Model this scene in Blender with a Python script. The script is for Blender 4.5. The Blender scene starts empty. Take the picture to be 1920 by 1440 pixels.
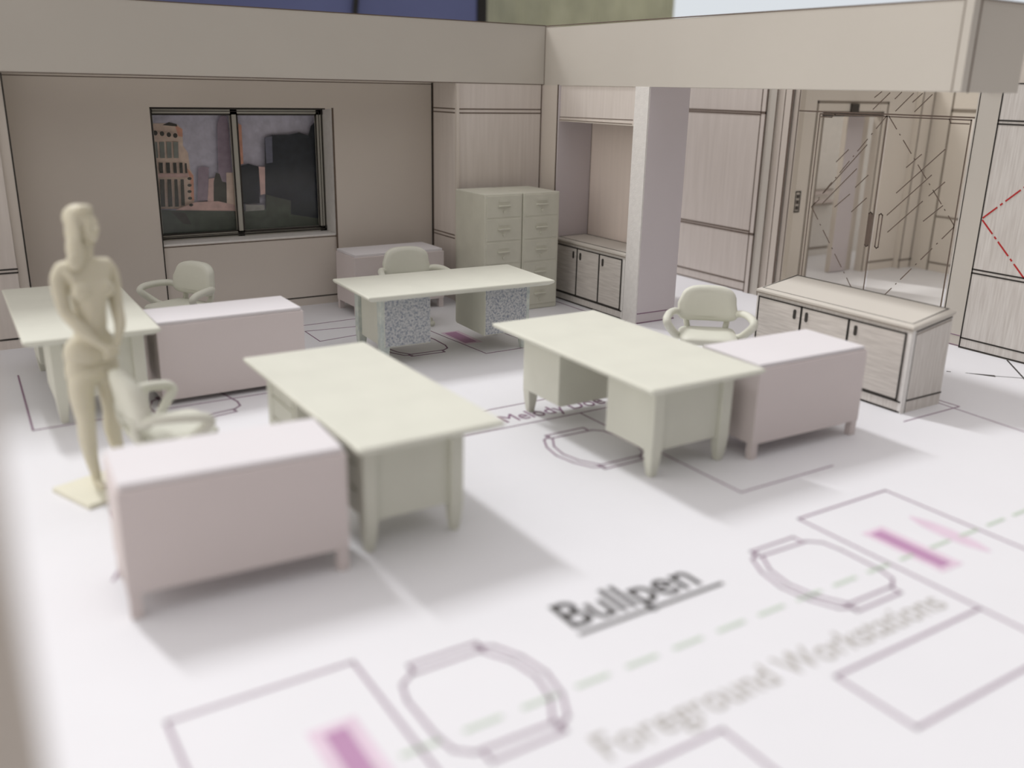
import bpy, bmesh, math, random
from mathutils import Vector, Matrix
random.seed(7)
scene = bpy.context.scene
COL = scene.collection
R = math.radians

# ------------------------------------------------------------------ camera
cam_data = bpy.data.cameras.new('camera')
cam = bpy.data.objects.new('camera', cam_data)
COL.objects.link(cam)
cam_data.sensor_width = 36.0
cam_data.lens = 1728.5 / 1920.0 * 36.0
cam_data.clip_start = 0.05
cam_data.clip_end = 500
YAW, PITCH, ROLL = R(32.811), R(17.811), R(1.2108)
fwd = Vector((math.sin(YAW) * math.cos(PITCH), math.cos(YAW) * math.cos(PITCH), -math.sin(PITCH)))
rgt = Vector((math.cos(YAW), -math.sin(YAW), 0))
upv = rgt.cross(fwd)
rr = math.cos(ROLL) * rgt + math.sin(ROLL) * upv
uu = -math.sin(ROLL) * rgt + math.cos(ROLL) * upv
mw = Matrix((rr, uu, -fwd)).transposed().to_4x4()
mw.translation = Vector((0, 0, 2.6))
cam.matrix_world = mw
cam_data.dof.use_dof = True
cam_data.dof.focus_distance = 10.0
cam_data.dof.aperture_fstop = 0.34
scene.camera = cam

# ------------------------------------------------------------------ world, daylight, exposure
world = bpy.data.worlds.new('world')
scene.world = world
world.use_nodes = True
wn = world.node_tree
wn.nodes.clear()
bg = wn.nodes.new('ShaderNodeBackground')
wo = wn.nodes.new('ShaderNodeOutputWorld')
wtc = wn.nodes.new('ShaderNodeTexCoord')
wsep = wn.nodes.new('ShaderNodeSeparateXYZ')
wrm = wn.nodes.new('ShaderNodeValToRGB')
wrm.color_ramp.interpolation = 'EASE'
wrm.color_ramp.elements[0].position = 0.22
wrm.color_ramp.elements[0].color = (0.05, 0.036, 0.025, 1)
wrm.color_ramp.elements[1].position = 1.0
wrm.color_ramp.elements[1].color = (1.08, 1.04, 1.04, 1)
wn.links.new(wtc.outputs['Generated'], wsep.inputs[0])
wn.links.new(wsep.outputs[2], wrm.inputs[0])
wneg = wn.nodes.new('ShaderNodeVectorMath')
wneg.operation = 'DOT_PRODUCT'
wneg.inputs[1].default_value = (-0.84, 0.46, -0.30)
wn.links.new(wtc.outputs['Generated'], wneg.inputs[0])
wr2 = wn.nodes.new('ShaderNodeValToRGB')          # a second window, to the left of the table
wr2.color_ramp.interpolation = 'EASE'
wr2.color_ramp.elements[0].position = 0.25
wr2.color_ramp.elements[0].color = (0, 0, 0, 1)
wr2.color_ramp.elements[1].position = 0.95
wr2.color_ramp.elements[1].color = (2.0, 1.9, 1.78, 1)
wn.links.new(wneg.outputs['Value'], wr2.inputs[0])
wadd = wn.nodes.new('ShaderNodeMix')
wadd.data_type = 'RGBA'
wadd.blend_type = 'ADD'
wadd.inputs[0].default_value = 1.0
wn.links.new(wrm.outputs[0], wadd.inputs[6])
wn.links.new(wr2.outputs[0], wadd.inputs[7])
wn.links.new(wadd.outputs[2], bg.inputs[0])
bg.inputs[1].default_value = 1.0
wn.links.new(bg.outputs[0], wo.inputs[0])

sun_data = bpy.data.lights.new('window_daylight', 'AREA')
sun_data.shape = 'RECTANGLE'
sun_data.size = 6
sun_data.size_y = 34
sun_data.energy = 112000
sun_data.color = (0.99, 0.985, 1.0)
sun = bpy.data.objects.new('window_daylight', sun_data)
COL.objects.link(sun)
sun.location = (4.6 - 22.0, 5.5 + 88.0, 118.0)
sun.rotation_euler = (Vector((4.6, 5.5, 0)) - Vector(sun.location)).to_track_quat('-Z', 'Y').to_euler()

scene.view_settings.view_transform = 'Standard'
scene.view_settings.look = 'None'
scene.view_settings.gamma = 1
scene.view_settings.use_curve_mapping = False
scene.view_settings.exposure = 0.0

# ------------------------------------------------------------------ materials
def mat(name, col, rough=0.8, var=0.04, scale=6.0, bump=0.0, bscale=60, grain=None, gcol=None, spec=0.3):
    m = bpy.data.materials.new(name)
    m.use_nodes = True
    nt = m.node_tree
    b = nt.nodes['Principled BSDF']
    b.inputs['Roughness'].default_value = rough
    b.inputs['Specular IOR Level'].default_value = spec
    tc = nt.nodes.new('ShaderNodeTexCoord')
    mp = nt.nodes.new('ShaderNodeMapping')
    nt.links.new(tc.outputs['Object'], mp.inputs[0])
    ns = nt.nodes.new('ShaderNodeTexNoise')
    ns.inputs['Scale'].default_value = scale
    ns.inputs['Detail'].default_value = 5
    nt.links.new(mp.outputs[0], ns.inputs['Vector'])
    rmp = nt.nodes.new('ShaderNodeValToRGB')
    rmp.color_ramp.elements[0].position = 0.3
    rmp.color_ramp.elements[1].position = 0.7
    col = tuple(c * 0.93 for c in col)
    gcol = tuple(c * 0.93 for c in gcol) if gcol else None
    c1 = [max(0, c * (1 - var)) for c in col]
    c2 = [min(1, c * (1 + var)) for c in col]
    if grain:
        mp.inputs['Scale'].default_value = grain
        ns.inputs['Detail'].default_value = 8
        if gcol:
            c1, c2 = gcol, col
    rmp.color_ramp.elements[0].color = (*c1[:3], 1)
    rmp.color_ramp.elements[1].color = (*c2[:3], 1)
    nt.links.new(ns.outputs['Fac'], rmp.inputs[0])
    nt.links.new(rmp.outputs[0], b.inputs['Base Color'])
    if bump:
        n2 = nt.nodes.new('ShaderNodeTexNoise')
        n2.inputs['Scale'].default_value = bscale
        n2.inputs['Detail'].default_value = 4
        nt.links.new(tc.outputs['Object'], n2.inputs['Vector'])
        bp = nt.nodes.new('ShaderNodeBump')
        bp.inputs['Strength'].default_value = bump
        bp.inputs['Distance'].default_value = 0.01
        nt.links.new(n2.outputs['Fac'], bp.inputs['Height'])
        nt.links.new(bp.outputs[0], b.inputs['Normal'])
    return m

def speckle(name, base, fleck, scale, lo, hi):
    m = mat(name, base, 0.75)
    nt = m.node_tree
    b = nt.nodes['Principled BSDF']
    tc = nt.nodes['Texture Coordinate']
    n = nt.nodes.new('ShaderNodeTexNoise')
    n.inputs['Scale'].default_value = scale
    n.inputs['Detail'].default_value = 6
    n.inputs['Roughness'].default_value = 0.7
    nt.links.new(tc.outputs['Object'], n.inputs['Vector'])
    r = nt.nodes.new('ShaderNodeValToRGB')
    r.color_ramp.elements[0].position = lo
    r.color_ramp.elements[1].position = hi
    r.color_ramp.elements[0].color = (*fleck, 1)
    r.color_ramp.elements[1].color = (*base, 1)
    nt.links.new(n.outputs['Fac'], r.inputs[0])
    nt.links.new(r.outputs[0], b.inputs['Base Color'])
    return m

def glass(name, tint, gloss=0.06):
    m = bpy.data.materials.new(name)
    m.use_nodes = True
    nt = m.node_tree
    nt.nodes.clear()
    out = nt.nodes.new('ShaderNodeOutputMaterial')
    t = nt.nodes.new('ShaderNodeBsdfTransparent')
    t.inputs[0].default_value = (*tint, 1)
    g = nt.nodes.new('ShaderNodeBsdfGlossy')
    g.inputs['Roughness'].default_value = 0.08
    mx = nt.nodes.new('ShaderNodeMixShader')
    mx.inputs[0].default_value = gloss
    nt.links.new(t.outputs[0], mx.inputs[1])
    nt.links.new(g.outputs[0], mx.inputs[2])
    nt.links.new(mx.outputs[0], out.inputs[0])
    return m

def emit(name, col, k):
    m = bpy.data.materials.new(name)
    m.use_nodes = True
    b = m.node_tree.nodes['Principled BSDF']
    b.inputs['Base Color'].default_value = (0.1, 0.1, 0.1, 1)
    b.inputs['Emission Color'].default_value = (*col, 1)
    b.inputs['Emission Strength'].default_value = k
    return m

M = {}
M['sheet'] = mat('printed_plan_paper', (0.80, 0.80, 0.825), 0.55, 0.01, 1.5, bump=0.02, bscale=8)
M['card'] = mat('cream_card', (0.71, 0.65, 0.585), 0.8, 0.015, 1.2, bump=0.03, bscale=90)
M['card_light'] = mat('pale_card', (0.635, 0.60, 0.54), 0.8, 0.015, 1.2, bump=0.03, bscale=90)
M['card_lilac'] = mat('lilac_card', (0.68, 0.63, 0.65), 0.8, 0.015, 1.2, bump=0.02, bscale=90)
M['card_hall'] = mat('hall_card', (0.84, 0.785, 0.715), 0.8, 0.015, 1.2)
M['card_niche'] = mat('pink_wood_print', (0.90, 0.80, 0.73), 0.8, grain=(9, 9, 0.5), gcol=(0.86, 0.765, 0.70), scale=2.5)
M['card_edge'] = mat('cut_card_edge', (0.84, 0.82, 0.79), 0.85, 0.04, 20, bump=0.3, bscale=60)
M['woodv'] = mat('printed_wood_vertical', (0.78, 0.72, 0.67), 0.75, grain=(9, 9, 0.5), gcol=(0.71, 0.65, 0.60), scale=2.5)
M['woodh'] = mat('printed_wood_horizontal', (0.74, 0.70, 0.65), 0.7, grain=(3, 1.3, 16), gcol=(0.58, 0.54, 0.50), scale=3.0)
M['woodv2'] = mat('printed_ash_vertical', (0.78, 0.75, 0.71), 0.75, grain=(16, 16, 1.0), gcol=(0.63, 0.59, 0.55), scale=3.0)
M['ink'] = mat('black_ink', (0.045, 0.04, 0.035), 0.6)
M['ink_brown'] = mat('brown_ink', (0.16, 0.12, 0.095), 0.6)
M['ink_grey'] = mat('grey_ink', (0.30, 0.26, 0.22), 0.6)
M['ink_red'] = mat('red_ink', (0.50, 0.03, 0.03), 0.6)
M['ink_note'] = mat('pale_grey_ink', (0.45, 0.43, 0.40), 0.6)
M['ink_plum'] = mat('plum_ink', (0.26, 0.15, 0.23), 0.6)
M['ink_mauve'] = mat('mauve_ink', (0.66, 0.42, 0.60), 0.6)
M['ink_purple'] = mat('purple_ink', (0.50, 0.28, 0.45), 0.6)
M['ink_purple_light'] = mat('light_purple_ink', (0.74, 0.60, 0.70), 0.6)
M['ink_green'] = mat('green_ink', (0.52, 0.62, 0.50), 0.6)
M['resin'] = mat('pale_green_resin', (0.735, 0.74, 0.645), 0.55, 0.03, 3, bump=0.12, bscale=25)
M['resin_rough'] = speckle('rough_blue_grey_resin', (0.55, 0.56, 0.56), (0.22, 0.25, 0.31), 44, 0.38, 0.56)
M['resin_mottled'] = speckle('mottled_resin', (0.64, 0.68, 0.62), (0.42, 0.48, 0.48), 9, 0.3, 0.6)  # the resin's own mottling, for the speckled desk's legs
M['white_card_shaded'] = mat('white_card_shaded', (0.72, 0.65, 0.635), 0.7, 0.01, 2, bump=0.03, bscale=80)  # lilac tint, darkened below the top card: shade of the fronts in the colour
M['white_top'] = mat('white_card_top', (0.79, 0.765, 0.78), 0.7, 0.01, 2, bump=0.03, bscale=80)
M['wax'] = mat('cream_figurine_plastic', (0.70, 0.66, 0.52), 0.5, 0.03, 8)
M['wax'].node_tree.nodes['Principled BSDF'].inputs['Subsurface Weight'].default_value = 0.15
M['wax'].node_tree.nodes['Principled BSDF'].inputs['Subsurface Radius'].default_value = (0.05, 0.04, 0.02)
M['wax_base'] = mat('cream_base_plastic', (0.80, 0.78, 0.64), 0.5, 0.02, 8)
M['frame_grey'] = mat('window_frame_print', (0.52, 0.51, 0.45), 0.5)
M['glass'] = glass('clear_acetate', (0.97, 0.97, 0.97), 0.015)
M['door_glass'] = glass('tinted_acetate', (0.96, 0.95, 0.92), 0.03)
M['blue'] = mat('blue_board', (0.17, 0.20, 0.40), 0.7, 0.05, 0.6)
M['dark'] = mat('dark_trim', (0.03, 0.03, 0.03), 0.6)
M['green'] = mat('olive_woven_cloth', (0.72, 0.74, 0.54), 0.9, grain=(1.2, 1.2, 0.8), gcol=(0.50, 0.52, 0.38), scale=1.0)
M['pale'] = mat('pale_blind', (0.80, 0.84, 0.88), 0.9, 0.01, 0.5)
M['daylight'] = emit('daylight_pane', (0.66, 0.70, 0.74), 1.0)
M['table'] = mat('pale_table_top', (0.62, 0.58, 0.52), 0.6, 0.05, 0.6)
for k, c in dict(sky=(0.74, 0.73, 0.86), cream=(0.98, 0.78, 0.66), orange=(0.98, 0.52, 0.38), dark=(0.10, 0.10, 0.09),
                 pink=(0.85, 0.60, 0.56), glass_=(0.34, 0.37, 0.34), purple=(0.42, 0.34, 0.42), navy=(0.05, 0.058, 0.07),
                 slate=(0.22, 0.23, 0.30), moss=(0.12, 0.14, 0.12), moss2=(0.42, 0.42, 0.40)).items():
    M['sk_' + k.strip('_')] = mat('photo_print_' + k.strip('_'), c, 0.35, 0.12, 14)

# ------------------------------------------------------------------ mesh helpers
class MB:
    def __init__(self):
        self.v, self.f, self.m = [], [], []
    def add(self, vs, fs, mi=0):
        n = len(self.v)
        self.v += [tuple(v) for v in vs]
        for f in fs:
            self.f.append([n + i for i in f]); self.m.append(mi)
        return self
    def hexa(self, b, t, mi=0):
        return self.add(list(b) + list(t), [(3, 2, 1, 0), (4, 5, 6, 7), (0, 1, 5, 4), (1, 2, 6, 5), (2, 3, 7, 6), (3, 0, 4, 7)], mi)
    def box(self, x0, y0, z0, x1, y1, z1, mi=0):
        if x0 > x1: x0, x1 = x1, x0
        if y0 > y1: y0, y1 = y1, y0
        if z0 > z1: z0, z1 = z1, z0
        return self.hexa([(x0, y0, z0), (x1, y0, z0), (x1, y1, z0), (x0, y1, z0)], [(x0, y0, z1), (x1, y0, z1), (x1, y1, z1), (x0, y1, z1)], mi)
    def prism(self, poly, lift, mi=0):
        """poly: list of 3D points; lift: extrusion vector"""
        n = len(poly); L = Vector(lift)
        a = [Vector(p) for p in poly]; b = [p + L for p in a]
        fs = [tuple(reversed(range(n))), tuple(range(n, 2 * n))]
        fs += [(i, (i + 1) % n, n + (i + 1) % n, n + i) for i in range(n)]
        return self.add(a + b, fs, mi)
    def stroke(self, p, q, w, nrm, t=0.003, mi=0):
        """a printed line from p to q, width w, lying on a surface with normal nrm"""
        p, q, nrm = Vector(p), Vector(q), Vector(nrm)
        d = (q - p)
        if d.length < 1e-6: return self
        s = d.normalized().cross(nrm).normalized() * (w / 2)
        e = d.normalized() * (w / 2)
        return self.prism([p - e + s, q + e + s, q + e - s, p - e - s], nrm * t, mi)
    def path(self, pts, w, nrm, closed=False, t=0.003, mi=0):
        n = len(pts)
        for i in range(n if closed else n - 1):
            self.stroke(pts[i], pts[(i + 1) % n], w, nrm, t, mi)
        return self
    def dashes(self, p, q, w, nrm, on, off, t=0.003, mi=0, dot=False):
        p, q = Vector(p), Vector(q); L = (q - p).length; d = (q - p).normalized(); s = 0; k = 0
        while s < L:
            ln = on if (not dot or k % 2 == 0) else w
            self.stroke(p + d * s, p + d * min(L, s + ln), w, nrm, t, mi)
            s += ln + off; k += 1
        return self
    def tube(self, pts, r, seg=10, mi=0, flat=1.0):
        pts = [Vector(p) for p in pts]; n = len(pts)
        rs = r if isinstance(r, (list, tuple)) else [r] * n
        rings = []; pu = None
        for i, p in enumerate(pts):
            t = (pts[min(i + 1, n - 1)] - pts[max(i - 1, 0)]).normalized()
            if pu is None:
                a = Vector((0, 0, 1)) if abs(t.z) < .9 else Vector((1, 0, 0))
                u = t.cross(a).normalized()
            else:
                u = (pu - t * pu.dot(t)).normalized()
            pu = u; w = t.cross(u)
            rings.append([p + (u * math.cos(a) * flat + w * math.sin(a)) * rs[i] for a in [2 * math.pi * k / seg for k in range(seg)]])
        vs = [v for rg in rings for v in rg]
        fs = [(i * seg + k, i * seg + (k + 1) % seg, (i + 1) * seg + (k + 1) % seg, (i + 1) * seg + k) for i in range(n - 1) for k in range(seg)]
        fs += [tuple(reversed(range(seg))), tuple((n - 1) * seg + k for k in range(seg))]
        return self.add(vs, fs, mi)
    def loft(self, loops, mi=0):
        n = len(loops[0])
        vs = [v for l in loops for v in l]
        fs = [(i * n + k, i * n + (k + 1) % n, (i + 1) * n + (k + 1) % n, (i + 1) * n + k) for i in range(len(loops) - 1) for k in range(n)]
        fs += [tuple(reversed(range(n))), tuple((len(loops) - 1) * n + k for k in range(n))]
        return self.add(vs, fs, mi)
    def mesh(self, name):
        me = bpy.data.meshes.new(name)
        me.from_pydata(self.v, [], self.f)
        for p, mi in zip(me.polygons, self.m): p.material_index = mi
        bm = bmesh.new(); bm.from_mesh(me)
        bmesh.ops.recalc_face_normals(bm, faces=bm.faces)
        bm.to_mesh(me); bm.free()
        me.update()
        return me
    def build(self, name, mats, parent=None, bevel=0, smooth=False, seg=2, sub=0):
        me = self.mesh(name)
        for m in (mats if isinstance(mats, (list, tuple)) else [mats]):
            me.materials.append(M[m] if isinstance(m, str) else m)
        o = bpy.data.objects.new(name, me)
        COL.objects.link(o)
        if parent: o.parent = parent
        if bevel:
            b = o.modifiers.new('bevel', 'BEVEL'); b.width = bevel; b.segments = seg; b.limit_method = 'ANGLE'; b.angle_limit = R(40)
        if sub:
            s = o.modifiers.new('sub', 'SUBSURF'); s.levels = sub; s.render_levels = sub
        if smooth or bevel:
            for p in me.polygons: p.use_smooth = bool(smooth)
        return o

def thing(name, loc, rz, label, cat, group=None):
    o = bpy.data.objects.new(name, None)
    o.empty_display_size = 0.1
    COL.objects.link(o)
    o.location = loc; o.rotation_euler = (0, 0, rz)
    o['label'] = label; o['category'] = cat
    if group: o['group'] = group
    return o

def struct(o):
    o['kind'] = 'structure'; return o

def tag(o, label, cat, group=None):
    o['label'] = label; o['category'] = cat
    if group: o['group'] = group
    return o

def dup(root, loc, rz, label):
    r = root.copy(); COL.objects.link(r); r.location = loc; r.rotation_euler = (0, 0, rz); r['label'] = label
    for ch in list(root.children):
        c = ch.copy(); COL.objects.link(c); c.parent = r
        for g in list(ch.children):
            d = g.copy(); COL.objects.link(d); d.parent = c
    return r

def text_part(name, body, width, height, loc, rz, matname, parent, bold=0.0):
    cu = bpy.data.curves.new(name, 'FONT')
    cu.body = body; cu.size = 1; cu.extrude = 0.0; cu.offset = bold
    tmp = bpy.data.objects.new('tmp', cu); COL.objects.link(tmp)
    bpy.context.view_layer.update()
    dg = bpy.context.evaluated_depsgraph_get()
    me = bpy.data.meshes.new_from_object(tmp.evaluated_get(dg))
    bpy.data.objects.remove(tmp)
    xs = [v.co.x for v in me.vertices]; ys = [v.co.y for v in me.vertices]
    cap = 0.70
    sx = width / (max(xs) - min(xs)); sy = height / cap; x0 = min(xs)
    for v in me.vertices: v.co = Vector(((v.co.x - x0) * sx, v.co.y * sy, 0))
    bm = bmesh.new(); bm.from_mesh(me)
    ret = bmesh.ops.extrude_face_region(bm, geom=list(bm.faces))
    bmesh.ops.translate(bm, verts=[g for g in ret['geom'] if isinstance(g, bmesh.types.BMVert)], vec=(0, 0, 0.003))
    bmesh.ops.recalc_face_normals(bm, faces=bm.faces)
    bm.to_mesh(me); bm.free()
    me.materials.clear(); me.materials.append(M[matname])
    o = bpy.data.objects.new(name, me); COL.objects.link(o)
    o.location = loc; o.rotation_euler = (0, 0, rz); o.parent = parent
    return o

# ------------------------------------------------------------------ SETTING
WY, SX, SY = 10.68, 6.87, 10.06          # window wall plane, inner planes of the soffit
HT = 2.64
NX, NY, NZ = (-1, 0, 0), (0, -1, 0), (0, 0, 1)

# floor sheet on its board, with the printed plan as parts
fl = struct(MB().box(-3.0, -2.0, -0.12, 16.0, 12.0, 0.0).build('floor', 'sheet'))
pm = MB(); Z = 0.0
def P(*xy): return [(x, y, Z) for x, y in xy]
w = 0.014
# foreground desks, returns, chairs
pm.path(P((0.57, 1.0), (0.57, 3.54), (1.42, 3.54), (1.41, 1.0)), w, NZ)
pm.path(P((1.42, 2.28), (2.58, 2.28), (2.58, 1.85), (1.42, 1.85)), w, NZ)
pm.path(P((5.36, 1.4), (5.36, 3.52), (4.48, 3.52), (4.48, 1.4)), w, NZ)
pm.path(P((4.48, 2.28), (3.31, 2.28), (3.31, 1.85), (4.48, 1.85)), w, NZ)
def chair_print(cx, cy, a):
    c, s = math.cos(a), math.sin(a)
    def T(pts): return [(cx + x * c - y * s, cy + x * s + y * c, Z) for x, y in pts]
    # seat front towards +x, curved back at -x
    pm.path(T([(0.20, 0.30), (0.27, 0.24), (0.29, 0.12), (0.29, -0.15), (0.26, -0.26), (0.19, -0.31), (-0.18, -0.31), (-0.27, -0.16), (-0.30, 0.0), (-0.27, 0.16), (-0.18, 0.31)]), w, NZ, closed=True)
    pm.path(T([(-0.18, 0.35), (-0.26, 0.31), (-0.33, 0.17), (-0.36, 0.0), (-0.33, -0.17), (-0.26, -0.31), (-0.18, -0.35)]), w, NZ)
    pm.path(T([(-0.20, 0.31), (-0.20, 0.38), (0.17, 0.38), (0.17, 0.31)]), w, NZ)
    pm.path(T([(-0.20, -0.31), (-0.20, -0.38), (0.17, -0.38), (0.17, -0.31)]), w, NZ)
chair_print(1.80, 3.00, R(180))
chair_print(4.08, 2.98, 0)
chair_print(4.10, 5.17, 0)
chair_print(4.20, 8.43, R(-2))
chair_print(1.75, 7.62, R(10))
# printed plan around the far desks
pm.path(P((3.0, 6.29), (6.0, 6.29)), 0.010, NZ)
pm.path(P((2.6, 5.86), (6.0, 5.84)), 0.010, NZ)
pm.path(P((4.46, 5.84), (4.46, 4.0), (5.4, 4.0)), 0.010, NZ)
pm.path(P((4.60, 9.2), (4.70, 7.79), (5.9, 7.79)), 0.010, NZ)
pm.path(P((4.05, 9.43), (3.40, 9.50), (3.39, 9.03), (3.9, 9.10)), 0.010, NZ)
pm.path(P((3.39, 9.75), (4.6, 9.80)), 0.010, NZ)
pm.path(P((5.28, 8.60), (5.33, 8.02), (5.39, 7.96), (5.43, 8.02), (5.38, 8.60)), 0.010, NZ)
pm.path(P((0.55, 9.2), (0.50, 7.6), (1.45, 7.62)), 0.014, NZ)
pm.path(P((1.50, 7.62), (2.75, 7.62)), 0.010, NZ)
pm.path(P((0.74, 5.80), (0.70, 5.10), (0.60, 4.9)), 0.014, NZ)
pm.path(P((6.72, 4.34), (7.50, 4.34), (7.50, 4.55)), 0.010, NZ)
pm.path(P((7.43, 4.60), (7.30, 2.2)), 0.008, NZ)
pm.path(P((6.74, 9.6), (6.74, 8.2), (6.95, 8.2)), 0.012, NZ)
pl = pm.build('printed_furniture_outlines', 'ink_plum', fl)
k = MB()
k.prism(P((1.05, 1.75), (1.27, 1.75), (1.27, 3.17), (1.05, 3.17)), (0, 0, .002), 1)
k.prism(P((1.11, 1.80), (1.21, 1.80), (1.21, 3.12), (1.11, 3.12)), (0, 0, .004), 0)
k.prism(P((4.66, 2.62), (4.86, 2.62), (4.86, 3.18), (4.66, 3.18)), (0, 0, .002), 1)
k.prism(P((4.70, 2.66), (4.80, 2.66), (4.80, 3.14), (4.70, 3.14)), (0, 0, .004), 0)
k.prism(P((4.68, 8.20), (4.90, 8.20), (4.90, 8.74), (4.68, 8.74)), (0, 0, .002), 1)
k.prism(P((4.71, 8.24), (4.85, 8.24), (4.85, 8.70), (4.71, 8.70)), (0, 0, .004), 0)
def blob(cx, cy, rx, ry, mi): 
    k.prism([(cx + rx * math.cos(t) * (1 if abs(math.sin(t)) < .8 else .8), cy + ry * math.sin(t), 0) for t in [2 * math.pi * i / 20 for i in range(20)]], (0, 0, .002), mi)
blob(5.14, 2.90, 0.065, 0.28, 1)
blob(0.80, 2.62, 0.09, 0.28, 1)
k.build('printed_keyboards', ['ink_purple', 'ink_purple_light'], fl)
g = MB().dashes((0.75, 2.84, 0), (9.0, 2.84, 0), 0.022, NZ, 0.17, 0.125)
g.build('printed_dashed_section_line', 'ink_green', fl)
t_ = text_part('printed_title', 'Bullpen', 0.88, 0.235, (2.49, 3.235, 0), 0, 'ink', fl, 0.009)
MB().box(2.48, 3.165, 0, 3.47, 3.19, 0.003).build('title_underline', 'ink', fl)
text_part('printed_desk_caption', 'Melody Doe', 1.02, 0.17, (3.80, 5.95, 0), 0, 'ink_plum', fl)
text_part('printed_note', 'Foreground Workstations', 2.30, 0.16, (2.05, 2.38, 0), 0, 'ink_note', fl)
a = MB()
a.prism([(8.52, 4.93, 0), (8.70, 4.735, 0), (8.66, 4.70, 0)], (0, 0, .003))
a.stroke((8.68, 4.72, 0), (8.92, 4.48, 0), 0.006, NZ)
a.stroke((8.40, 5.05, 0), (8.42, 5.03, 0), 0.012, NZ)
a.dashes((9.34, 4.98, 0), (8.72, 4.40, 0), 0.016, NZ, 0.075, 0.03)
a.build('printed_door_swing_arrow', 'ink', fl)

# window wall
wx0, wx1, wz0, wz1, WR = 2.24, 4.29, 0.84, 2.32, 11.00
b = MB()
b.box(0.3, WY, 0, wx0, WR + .12, HT).box(wx1, WY, 0, 5.70, WR + .12, HT)
b.box(wx0, WY, wz1, wx1, WR + .12, HT)
b.box(wx0, WY + .02, 0, wx1, WR + .12, wz0)
n = NY; I = 1
b.stroke((wx0, WY, 0), (wx0, WY, wz1), .012, n, mi=I); b.stroke((wx1, WY, 0), (wx1, WY, wz1), .022, n, mi=2)
b.stroke((wx0, WY, wz1), (wx1 - .1, WY, wz1), .014, n, mi=I); b.stroke((wx0, WY + .02, wz0 - .015), (wx1, WY + .02, wz0 - .015), .008, n, mi=2)
b.stroke((0.85, WY, .10), (wx0, WY, .10), .014, n, mi=I); b.stroke((wx0, WY + .02, .10), (wx1, WY + .02, .10), .014, n, mi=I); b.stroke((wx1, WY, .10), (5.6, WY, .10), .014, n, mi=I)
b.stroke((0.85, WY, HT - .02), (5.62, WY, HT - .02), .008, n, mi=3)
b.stroke((5.61, WY, 0), (5.61, WY, HT), .02, n, mi=I)
struct(b.build('wall_back', ['card', 'ink', 'ink_brown', 'ink_brown']))
# sill
# window frame, panes, photographic skyline print
wf = struct(MB().box(wx0, WR - .31, wz0 + .0, wx1, WR - .02, wz0 + .018).box(wx1 - .012, WR - .31, wz0, wx1, WR - .02, wz1).build('window_1', 'card_edge'))
f = MB()
fy0, fy1 = WR - .035, WR + .02
for (x0, x1, z0, z1) in ((wx0, wx0 + .075, .86, wz1), (4.19, 4.29, .86, wz1), (wx0, wx1, wz1 - .075, wz1), (wx0, wx1, .86, .92), (3.165, 3.245, .86, wz1)):
    f.box(x0, fy0, z0, x1, fy1, z1, 0)
for (x0, z0, x1, z1) in ((wx0 + .01, .88, 4.26, wz1 - .012), (wx0 + .062, .925, 3.17, wz1 - .075), (3.24, .915, 4.185, wz1 - .075)):
    f.path([(x0, fy0, z0), (x1, fy0, z0), (x1, fy0, z1), (x0, fy0, z1)], .018, NY, closed=True, t=.004, mi=1)
f.path([(wx0 + .035, fy0, .90), (4.225, fy0, .90), (4.225, fy0, wz1 - .04), (wx0 + .035, fy0, wz1 - .04)], .008, NY, closed=True, t=.004, mi=1)
f.build('window_frame', ['frame_grey', 'ink'], wf)
MB().box(wx0 + .05, WR + .0, .89, 3.18, WR + .006, wz1 - .06).build('pane', 'glass', wf)
MB().box(3.23, WR + .0, .89, 4.21, WR + .006, wz1 - .06).build('pane', 'glass', wf)
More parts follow.
